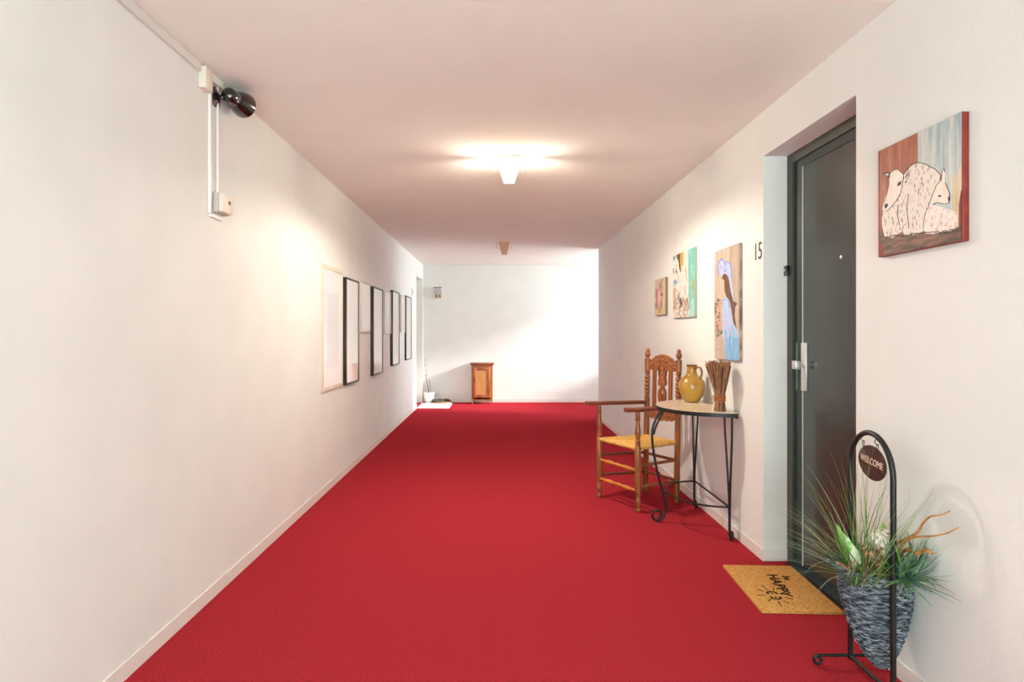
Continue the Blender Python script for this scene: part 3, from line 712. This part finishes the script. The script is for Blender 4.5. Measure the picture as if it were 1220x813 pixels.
# ------------------------------------------------------------ welcome stand
XS, YS0, YS1 = 1.372, 2.113, 2.37
ws = empty('plant_stand', (XS, (YS0+YS1)/2, 0), 0, 'black iron arched plant stand with hanging welcome sign and scroll feet', 'plant stand')
yc = (YS1-YS0)/2
q = MB()
arch = [(0, yc, .03), (0, yc, .45)] + [(0, yc*math.cos(t), .785+.145*math.sin(t)) for t in [PI*j/24 for j in range(25)]] + [(0, -yc, .45), (0, -yc, .03)]
q.tube(arch, .0098, None, 14, up=(1, 0, 0)); q.build('arch', M_iron, ws)
for s in (-1, 1):
    q = MB(); y = s*yc
    L_ = [(-.142+0, .028)] ; w_ = .118
    path = [(a, y, b) for a, b in scroll(-w_, .026, .006, .020, R(300), -1.05)][0:]
    path = [(a, y, b) for a, b in scroll(-.125, .024, .008, .019, R(90)+1.1*2*PI, -1.1, 26)]
    path2 = [(a, y, b) for a, b in scroll(.105, .024, .019, .008, R(90), -1.1, 26)]
    q.tube(path+path2, .006, None, 10, up=(0, 1, 0)); q.build('scroll_foot', M_iron, ws)
q = MB(); q.tube([(0, yc, .04), (0, -yc, .04)], .0075, None, 10); q.build('cross_bar', M_iron, ws)
# sign
sg = MB(); Ms = Matrix.Translation((0, -.010, .822)) @ Matrix.Rotation(R(6), 4, 'X')
M_sign = mat('sign_brown', (58, 34, 30), (68, 42, 36), scale=(30, 30, 30), rough=.45, coat=.2)
sg.lathe([(0, -.003), (.97, -.003), (1.0, -.001), (1.0, .001), (.97, .003), (0, .003)], None, 48,
         Ms @ Matrix.Rotation(-PI/2, 4, 'Y') @ Matrix.Diagonal((.063, .083, 1, 1)))
sgo = sg.build('welcome_sign', M_sign, ws)
tx = MB(); Mt = Ms @ Matrix.Translation((-.0038, 0, .004)) @ Matrix(((0, 0, -1, 0), (-1, 0, 0, 0), (0, 1, 0, 0), (0, 0, 0, 1)))
text_mb(tx, 'WELCOME', .035, Mt, None, .002, .80)
tx.build('sign_lettering', mat('sign_lettering_brass', (206, 176, 160), rough=.5), sgo)
for y in (.045, -.04):
    q = MB()
    zt = .785+.145*math.sqrt(max(0, 1-(y/yc)**2))-.008
    q.tube(smooth_path([(0, y, zt), (-.006, y+.006, zt-.008), (-.002, y+.009, zt-.016), (.004, y+.002, zt-.022), (0, y-.005, zt-.018)], 5), .0015, None, 6)
    q.tube([(0, y+.005*math.cos(t), zt-.030+.011*math.sin(t)) for t in [2*PI*j/16 for j in range(16)]], .0014, None, 6, closed=True)
    q.build('sign_hook', M_iron, ws)

# ------------------------------------------------------------ basket
BXc, BYc, BZ = 1.384, 2.238, .42
bk = empty('wicker_basket', (BXc, BYc, 0), 0, 'grey-blue wicker cone basket full of plants, held in the black iron stand', 'basket')
M_wick = mat('washed_wicker', (34, 44, 54), (150, 160, 170), scale=(34, 34, 190), rough=.75, lo=.44, hi=.68, bump=.3, bscale=200)
RX, RY = .119, .106
def tab(t, T_):
    for (t0, v0), (t1, v1) in zip(T_, T_[1:]):
        if t <= t1: return v0+(v1-v0)*(t-t0)/(t1-t0)
    return T_[-1][1]
def bprof(t):   # t: 0 rim .. 1 tip
    z = BZ-t*(BZ-.072)
    return tab(t, [(0, .98), (.15, .98), (.34, .91), (.55, .76), (.76, .54), (.88, .37), (.95, .24), (1, .10)]), z, tab(t, [(0, -.002), (.34, .003), (.76, .014), (1, .024)])
rows = 28; seg = 90; nst = 15
q = MB()
for r_ in range(rows):
    t = (r_+.5)/rows
    k, z, dx = bprof(t)
    amp = .0055
    lift = lambda a: (1-t)**2*(.030*max(0, math.cos(a-PI))**2 - .004)
    pts = []
    for i in range(seg):
        a = 2*PI*i/seg
        w_ = amp*math.sin(nst*a + (PI if r_ % 2 else 0))*min(1, k+.3) + (.040*max(0, 1-t/.10)**1.5*max(0, math.cos(a-PI))**4)
        pts.append((dx+(RX*k+w_)*math.cos(a), (RY*k+w_)*math.sin(a), z+lift(a)+random.uniform(-.0008, .0008)))
    q.tube(pts, .0076, None, 6, closed=True)
q.build('woven_wall', M_wick, bk)
q = MB()
for r_ in range(2):
    pts = []
    for i in range(72):
        a = 2*PI*i/72; ph_ = 18*a+r_*PI
        rr = 1.03; hz = .034*max(0, math.cos(a-PI))**2-.004
        pts.append((((RX*rr)+.006*math.cos(ph_))*math.cos(a)-.044*max(0, math.cos(a-PI))**4, ((RY*rr)+.006*math.cos(ph_))*math.sin(a), BZ+.006+hz+.006*math.sin(ph_)))
    q.tube(pts, .0068, None, 7, closed=True)
q.build('braided_rim', M_wick, bk)
q = MB()
q.lathe([(0, BZ-.20), (.5, BZ-.20), (.80, BZ-.06), (.88, BZ-.03), (0, BZ-.022)], None, 40, Matrix(((RX, 0, -.06, .06*BZ), (0, RY, 0, 0), (0, 0, 1, 0), (0, 0, 0, 1))))
q.build('moss_filling', mat('dark_moss', (44, 36, 28), (70, 62, 44), scale=(60, 60, 60), rough=1, bump=1, bscale=90), bk)

# ------------------------------------------------------------ plants in the basket
def blade(q, p, az, el, L_, r, droop, m, n=9, twist=0):
    pts = []; p = Vector(p); d = Vector((math.cos(az)*math.cos(el), math.sin(az)*math.cos(el), math.sin(el)))
    st_ = L_/n
    for i in range(n+1):
        if p.x > 1.492: p.x = 1.492-.0*random.random()
        pts.append(p.copy()); p = p+d*st_
        d = d+Vector((twist*math.sin(az)*.1, -twist*math.cos(az)*.1, -droop*st_*(.3+1.4*i/n))); d.normalize()
    rs = [r*(.55+.45*math.sin(min(1, (i+1)/(n*.45))*PI/2))*(1-(i/n)**2.2*.93) for i in range(n+1)]
    q.tube(pts, rs, m, 4, flat=.35)
G_pale = mat('grass_pale', (150, 168, 132), (184, 196, 164), scale=(20, 20, 20), rough=.5)
G_mid = mat('grass_mid', (84, 136, 58), (130, 174, 90), scale=(20, 20, 20), rough=.5)
G_dark = mat('grass_dark', (54, 92, 42), (88, 132, 62), scale=(20, 20, 20), rough=.5)
G_blue = mat('leaf_blue_green', (62, 104, 98), (128, 162, 142), scale=(16, 16, 16), rough=.5)
G_blue2 = mat('leaf_grey_green', (108, 138, 98), (156, 178, 138), scale=(16, 16, 16), rough=.5)
q = MB()
for k in range(60):   # long arching, mostly to the left and towards the door
    az = R(random.uniform(120, 250)); el = R(random.choice([random.uniform(15, 45), random.uniform(40, 75)]))
    blade(q, (1.315+random.uniform(-.035, .035), 2.225+random.uniform(-.04, .04), .41), az, el, random.uniform(.26, .50), random.uniform(.0010, .0018), random.uniform(.8, 2.8), random.choice([G_pale, G_pale, G_mid]), 12)
for k in range(40):   # upright tall spray
    az = R(random.uniform(0, 360)); el = R(random.uniform(60, 88))
    blade(q, (1.325+random.uniform(-.03, .03), 2.22+random.uniform(-.04, .04), .41), az, el, random.uniform(.32, .54), random.uniform(.0012, .0022), random.uniform(.3, 2.0), random.choice([G_pale, G_mid, G_mid, G_dark]), 12)
for k in range(26):   # thin, leaning right / to the camera
    az = R(random.uniform(-100, -15)); el = R(random.uniform(40, 72))
    blade(q, (1.335+random.uniform(-.03, .03), 2.20+random.uniform(-.04, .03), .41), az, el, random.uniform(.26, .44), random.uniform(.0010, .0018), random.uniform(.6, 2.2), random.choice([G_pale, G_mid, G_dark]), 12)
tag(q.build('ornamental_grass', G_mid), 'tall wispy green grass arching out of the wicker basket', 'plant')
q = MB()
for k in range(130):
    az = R(random.uniform(0, 360)); el = R(random.uniform(38, 85))
    blade(q, (1.315+random.uniform(-.06, .06), 2.20+random.uniform(-.05, .04), .40), az, el, random.uniform(.10, .24), random.uniform(.0022, .0036), random.uniform(.5, 2.5), random.choice([G_mid, G_dark, G_dark]), 7)
tag(q.build('short_grass_tuft', G_dark), 'dense short dark green grass tuft at the left of the basket rim', 'plant')
q = MB()
for k in range(135):
    az = R(random.uniform(-165, 25)) if k % 4 else R(random.uniform(0, 360)); el = R(random.uniform(-12, 70))
    blade(q, (1.425+random.uniform(-.03, .03), 2.155+random.uniform(-.035, .035), .44), az, el, random.uniform(.10, .215), random.uniform(.0036, .0062), random.uniform(.2, 2.2), random.choice([G_blue, G_blue, G_blue2, G_mid]), 7)
tag(q.build('spiky_plant', G_blue), 'blue-green spiky leaved plant at the wall side of the basket', 'plant')
# curly twigs
q = MB()
def P3(px, py, Y): return ((px-VX)*Y/F, Y, H-(py-VY)*Y/F)
tw = [P3(1063, 680, 2.2), P3(1064, 655, 2.17), P3(1072, 646, 2.12), P3(1092, 636, 2.05), P3(1099, 625, 2.02), P3(1108, 616, 1.99), P3(1120, 614, 1.97), P3(1132, 609, 1.95)]
q.tube(smooth_path(tw, 5), [.0056-.0034*i/35 for i in range(36)], None, 7)
tw = [P3(1070, 680, 2.19), P3(1069, 660, 2.15), P3(1080, 645, 2.1), P3(1094, 640, 2.05), P3(1112, 639, 2.0), P3(1127, 636, 1.97), P3(1142, 629, 1.94)]
q.tube(smooth_path(tw, 5), [.0052-.0032*i/30 for i in range(31)], None, 7)
tw = [P3(1066, 670, 2.2), P3(1080, 655, 2.12), P3(1092, 660, 2.07), P3(1102, 656, 2.04), P3(1112, 660, 2.02)]
q.tube(smooth_path(tw, 5), [.006+.0016*math.sin(i*1.3) for i in range(21)], None, 7)
tw = [P3(1060, 690, 2.18), P3(1062, 660, 2.15), P3(1066, 640, 2.13)]
q.tube(smooth_path(tw, 5), .004, None, 7)
tag(q.build('curly_twigs', mat('twig_brown', (150, 96, 46), (192, 138, 80), scale=(40, 40, 40), rough=.7)), 'curly dried orange-brown twigs reaching right from the basket', 'twigs')
# white flower head
fl = empty('white_flower', (1.385, 2.19, .545), 0, 'round creamy white flower head behind the near leg of the stand', 'flower')
q = MB()
for k in range(90):
    z = 1-2*(k+.5)/90; a = k*2.39996; r_ = math.sqrt(1-z*z)
    d = Vector((r_*math.cos(a), r_*math.sin(a), z)); p = d*.036*Vector((1, 1, .8)).length/1.6
    M = Matrix.Translation(d*.044) @ d.to_track_quat('Z', 'Y').to_matrix().to_4x4() @ Matrix.Rotation(a, 4, 'Z')
    q.lathe([(0, -.004), (.007, 0), (.010, .004), (.005, .003), (0, .001)], None, 5, M)
q.lathe([(0, -.042), (.03, -.03), (.042, 0), (.03, .03), (0, .042)], None, 14)
q.build('petals', mat('petal_cream', (226, 222, 204), rough=.6), fl)
q = MB(); q.tube([(0, 0, -.03), (-.01, 0, -.14)], .003, None, 6); q.build('stem', G_mid, fl)
# broad variegated leaves
def leaf_mb(q, base, tip, width, nrm, m, fold=.25):
    b = Vector(base); t = Vector(tip); ax = (t-b); L_ = ax.length; ax.normalize()
    s = ax.cross(Vector(nrm)).normalized(); n_ = s.cross(ax).normalized(); N = 10; vs = []; fs = []
    for i in range(N+1):
        u = i/N; w_ = width*math.sin(PI*min(1, u**.8*.98+.02))**.8; c = b+ax*(L_*u)+n_*(.12*L_*math.sin(u*PI))
        for kk, off in ((-1, fold), (0, 0), (1, fold)):
            for th in (0, 1): vs.append(c+s*(kk*w_)+n_*(off*w_+th*.0012))
    for i in range(N):
        o = i*6; p = o+6
        for a, c_ in ((0, 2), (2, 4)):
            fs += [(o+a, o+c_, p+c_, p+a), (o+a+1, p+a+1, p+c_+1, o+c_+1)]
        fs += [(o, p, p+1, o+1), (o+4, o+5, p+5, p+4)]
    q.add(vs, fs, m, True)
M_vleaf = mat('variegated_leaf', (96, 164, 40), (206, 214, 190), scale=(26, 26, 30), rough=.45, lo=.42, hi=.58)
M_gleaf = mat('bright_leaf', (92, 162, 44), (130, 190, 60), scale=(20, 20, 20), rough=.45)
q = MB()
leaf_mb(q, (1.30, 2.21, .41), (1.232, 2.17, .585), .020, (0, -1, .2), M_vleaf)
leaf_mb(q, (1.31, 2.22, .41), (1.258, 2.18, .555), .020, (.2, -1, 0), M_vleaf)
leaf_mb(q, (1.42, 2.24, .42), (1.428, 2.26, .60), .022, (-.2, -1, .2), M_gleaf)
leaf_mb(q, (1.30, 2.23, .42), (1.242, 2.24, .60), .016, (-.2, -1, .2), M_gleaf)
tag(q.build('variegated_leaf_plant', M_vleaf), 'broad bright green and white leaves at the left of the basket', 'plant')
# dried seed heads
q = MB(); M_seed = mat('dried_seed', (182, 142, 104), (122, 74, 50), scale=(60, 60, 60), rough=.9)
for k in range(34):
    p = Vector((random.uniform(1.27, 1.39), random.uniform(2.14, 2.22), .40)); t = p+Vector((random.uniform(-.03, .03), random.uniform(-.03, .0), random.uniform(.06, .15)))
    q.tube([p, p.lerp(t, .5)+Vector((.004, 0, 0)), t], .0012, None, 5)
    q.lathe([(0, -.006), (.004, -.002), (.0055, .003), (.003, .008), (0, .010)], None, 7, Matrix.Translation(t) @ Matrix.Rotation(random.uniform(-.8, .8), 4, 'Y'))
p = Vector((1.26, 2.17, .44)); q.tube(smooth_path([p, p+Vector((-.03, -.005, .03)), p+Vector((-.06, -.01, .045))], 5), [.003, .003, .004, .004, .005, .005, .0055, .0055, .005, .004, .002], None, 7)
tag(q.build('dried_seed_heads', M_seed), 'small tan and russet dried seed heads among the basket grass', 'dried flowers')
q = MB(); q.lathe([(0, 0), (.014, .002), (.020, .04), (.016, .042), (0, .03)], None, 14, Matrix.Translation((1.395, 2.165, .385)) @ Matrix.Rotation(R(35), 4, 'Y'))
tag(q.build('terracotta_cup', mat('terracotta', (150, 66, 48), rough=.8)), 'small terracotta red piece poking up at the front of the basket', 'ornament')

# ------------------------------------------------------------ far cabinet
CX0, CX1, CYF = -.515, -.072, 11.035
cb = empty('wooden_cabinet', ((CX0+CX1)/2, YB-.015, 0), 0, 'small brown wooden one-door cabinet against the far white wall', 'cabinet')
Wc = wood('cabinet_wood', (150, 82, 36), (190, 118, 62), 2, .45, .1); Wc2 = wood('cabinet_wood_dark', (128, 62, 28), (164, 94, 50), 2, .45, .1)
Wp = wood('cabinet_panel', (176, 118, 62), (202, 146, 86), 2, .45, .1)
hw = (CX1-CX0)/2; dp = YB-.015-CYF
q = MB(); q.box((-hw, -dp, .722), (hw, 0, .745), None, .004); q.box((-hw+.018, -dp+.012, .708), (hw-.018, 0, .722), None, .003); q.build('cabinet_top', Wc2, cb)
q = MB(); bw = hw-.03; fy = -dp+.03
q.box((-bw, fy, .085), (-bw+.03, 0, .708)); q.box((bw-.03, fy, .085), (bw, 0, .708)); q.box((-bw+.03, -.015, .085), (bw-.03, 0, .708))
q.box((-bw+.03, fy, .085), (bw-.03, -.015, .11)); q.box((-bw+.03, fy, .68), (bw-.03, -.015, .708))
# shaped apron
ap = [(-bw+.03, .11), (-bw+.03, .07), (-bw+.07, .078), (-.04, .062), (.04, .062), (bw-.07, .078), (bw-.03, .07), (bw-.03, .11)]
q.prism([(a, b) for a, b in ap], .02, None, None, (0, fy, 0), 1)
q.build('carcass', Wc, cb)
for sx in (-1, 1):
    for yy in (fy, -.03):
        q = MB(); x = sx*(bw-.014); q.add([(x-.014, yy, .085), (x+.014, yy, .085), (x+.014, yy+.028, .085), (x-.014, yy+.028, .085), (x-.009, yy+.004, 0), (x+.009, yy+.004, 0), (x+.009, yy+.022, 0), (x-.009, yy+.022, 0)],
                               [(0, 1, 2, 3), (7, 6, 5, 4), (0, 4, 5, 1), (1, 5, 6, 2), (2, 6, 7, 3), (3, 7, 4, 0)]); q.build('leg', Wc, cb)
dr = MB(); dx0, dx1, dz0, dz1 = -bw+.034, bw-.034, .114, .676; yy = fy-.014
dr.box((dx0, yy, dz0), (dx0+.055, yy+.02, dz1), Wc, .002); dr.box((dx1-.055, yy, dz0), (dx1, yy+.02, dz1), Wc, .002)
dr.box((dx0+.055, yy, dz0), (dx1-.055, yy+.02, dz0+.055), Wc2, .002); dr.box((dx0+.055, yy, dz1-.055), (dx1-.055, yy+.02, dz1), Wc2, .002)
dr.box((dx0+.055, yy+.008, dz0+.055), (dx1-.055, yy+.018, dz1-.055), Wp)
dro = dr.build('door', Wc, cb)
q = MB(); q.box((dx0+.008, yy-.004, .40), (dx0+.028, yy, .50), None, .002); q.tube([(dx0+.018, yy-.004, .47), (dx0+.018, yy-.02, .45), (dx0+.018, yy-.004, .43)], .004, None, 6)
q.build('handle', mat('aged_brass', (92, 70, 40), rough=.4, metal=.8), dro)

# ------------------------------------------------------------ far corner: white mat, orchid pot, clogs on tray
q = MB(); q.box((-1.395, 10.42, 0), (-.84, 11.13, .012), mat('white_mat_pile', (206, 212, 222), (222, 226, 232), scale=(60, 60, 60), rough=1, bump=.5, bscale=150), .003)
tag(q.build('floor_mat', None), 'pale blue-white mat on the red carpet in front of the far left door', 'mat')
po = empty('flower_pot', (-1.272, 11.21, 0), 0, 'white round plant pot in the far left corner', 'plant pot')
q = MB(); q.lathe([(0, 0), (.055, 0), (.066, .006), (.082, .05), (.092, .11), (.096, .17), (.097, .205), (.090, .205), (.088, .17), (.08, .1), (0, .09)], None, 36); q.build('pot_body', M_white, po)
q = MB(); q.lathe([(0, .185), (.088, .185)], None, 20); q.build('soil', mat('soil', (70, 50, 38), rough=1), po)
orc = empty('orchid', (-1.272, 11.21, .18), 0, 'leggy white orchid with a dark stem growing in the white pot', 'plant')
q = MB(); q.tube(smooth_path([(-.01, 0, 0), (-.02, .005, .12), (-.05, 0, .25), (-.06, -.01, .36)], 5), .006, None, 7); q.tube(smooth_path([(.02, 0, 0), (.02, .0, .12), (.0, 0, .24), (-.05, 0, .4), (-.075, -.01, .58), (-.07, -.02, .68)], 5), .0035, None, 7)
q.build('stem', mat('dark_stem', (92, 70, 58), rough=.7), orc)
Mp = mat('orchid_petal', (240, 238, 238), rough=.5)
for (x, y, z) in ((-.075, -.02, .66), (-.07, -.02, .58), (-.085, -.03, .50), (-.045, -.02, .46), (-.07, -.03, .40), (-.03, -.02, .38), (-.02, -.02, .31)):
    q = MB()
    for a in range(5):
        t = 2*PI*a/5; leaf_mb(q, (x, y, z), (x+.032*math.cos(t), y-.006, z+.032*math.sin(t)), .013, (0, -1, 0), Mp, .1)
    q.lathe([(0, -.006), (.006, 0), (0, .006)], mat('orchid_throat', (176, 130, 140), rough=.6), 8, Matrix.Translation((x, y-.008, z)))
    q.build('blossom', Mp, orc)
tray = empty('round_tray', (-1.02, 11.2, 0), 0, 'shallow tan tray on the carpet beside the white pot', 'tray')
q = MB(); q.lathe([(0, 0), (.145, 0), (.165, .008), (.172, .032), (.166, .034), (.155, .012), (0, .008)], None, 40, None, 1, .75); q.build('tray_body', mat('tan_tray', (170, 112, 66), (190, 136, 88), scale=(30, 30, 30), rough=.7), tray)
M_shoe = mat('shoe_dark', (52, 48, 40), (70, 62, 46), scale=(20, 20, 20), rough=.6)
def shoe(x, y, rz, label, m):
    r_ = empty('shoe', (x, y, .009), rz, label, 'shoe', 'pair of shoes on the tan tray')
    q = MB(); sole = [(.125*math.cos(t), (.036+.007*math.cos(t))*math.sin(t)) for t in [2*PI*j/28 for j in range(28)]]
    q.prism(sole, .016, None, None, (0, 0, 0), 2); q.build('sole', mat('shoe_sole', (160, 124, 84), rough=.8), r_)
    q = MB(); vs = []; fs = []; NX, NA = 14, 12
    for i in range(NX+1):
        u = i/NX; xx = -.12+.238*u
        wy = (.034+.008*u)*math.sqrt(max(.02, 1-abs(2*u-1)**3.2)); hz = .062-.02*u if u < .55 else .051*math.sqrt(max(.02, 1-((u-.55)/.46)**2))
        hz = max(hz, .006)
        for k in range(NA+1):
            a = PI*k/NA; vs.append((xx, wy*math.cos(a), .016+hz*math.sin(a)*(1 if True else 1)))
    for i in range(NX):
        for k in range(NA):
            if 1 < i < 6 and 3 < k < 8: continue
            o = i*(NA+1)+k; fs.append((o, o+1, o+NA+2, o+NA+1))
    q.add(vs, fs, None, True); o = q.build('upper', m, r_)
    md = o.modifiers.new('s', 'SOLIDIFY'); md.thickness = .003
    q = MB()
    for i in range(4): q.tube([(.0+i*.014, -.018, .066-i*.005), (.0+i*.014, 0, .072-i*.005), (.0+i*.014, .018, .066-i*.005)], .002, None, 5)
    q.build('laces', m, r_)
shoe(-1.09, 11.15, R(12), 'left dark olive shoe lying on the tan tray', mat('shoe_olive', (62, 62, 42), rough=.6))
shoe(-.975, 11.22, R(32), 'right dark grey-brown shoe lying on the tan tray', M_shoe)

# ------------------------------------------------------------ lights
def area(name, loc, rot, sx, sy, energy, col, spread=None):
    l = bpy.data.lights.new(name, 'AREA'); l.shape = 'RECTANGLE'; l.size = sx; l.size_y = sy; l.energy = energy; l.color = col
    if spread: l.spread = spread
    o = bpy.data.objects.new(name, l); C.objects.link(o); o.location = loc; o.rotation_euler = rot; return o
# added fill light, aimed upward from the open end behind the camera
area('rear_fill_light', (.05, YF-.3, .75), (R(118), 0, 0), 2.7, 1.0, 175, (.76, 1, .93))
# daylight through the bay window at the far right
area('daylight_bay', (AX+.2, 10.25, 1.65), (0, R(90), 0), 1.5, 1.9, 54, (.9, 1, .97), R(100))
sl = bpy.data.lights.new('sun', 'SUN'); sl.energy = 9.0; sl.angle = R(10); sl.color = (1, .98, .95)
so = bpy.data.objects.new('sun', sl); C.objects.link(so); so.rotation_euler = Vector((1, -.2, .42)).to_track_quat('Z', 'Y').to_euler()
w = bpy.data.worlds.new('World'); bpy.context.scene.world = w; w.use_nodes = True
bg = w.node_tree.nodes['Background']; bg.inputs['Color'].default_value = (.80, .93, 1, 1); bg.inputs['Strength'].default_value = 3.7

# ------------------------------------------------------------ camera
cam = bpy.data.cameras.new('camera'); co = bpy.data.objects.new('camera', cam); C.objects.link(co)
cam.sensor_width = 36; cam.lens = 36*F/1220; cam.clip_start = .05; cam.clip_end = 200
cam.shift_x = (610-VX)/1220; cam.shift_y = -(406.5-VY)/1220
co.location = (0, 0, H); co.rotation_euler = (R(90), 0, 0)
sc = bpy.context.scene; sc.camera = co
sc.view_settings.view_transform = 'Standard'; sc.view_settings.look = 'None'; sc.view_settings.gamma = 1; sc.view_settings.use_curve_mapping = False
sc.view_settings.exposure = 0.0
sc.cycles.use_denoising = True
sc.cycles.max_bounces = 10; sc.cycles.diffuse_bounces = 6; sc.cycles.glossy_bounces = 4
sc.cycles.sample_clamp_indirect = 8
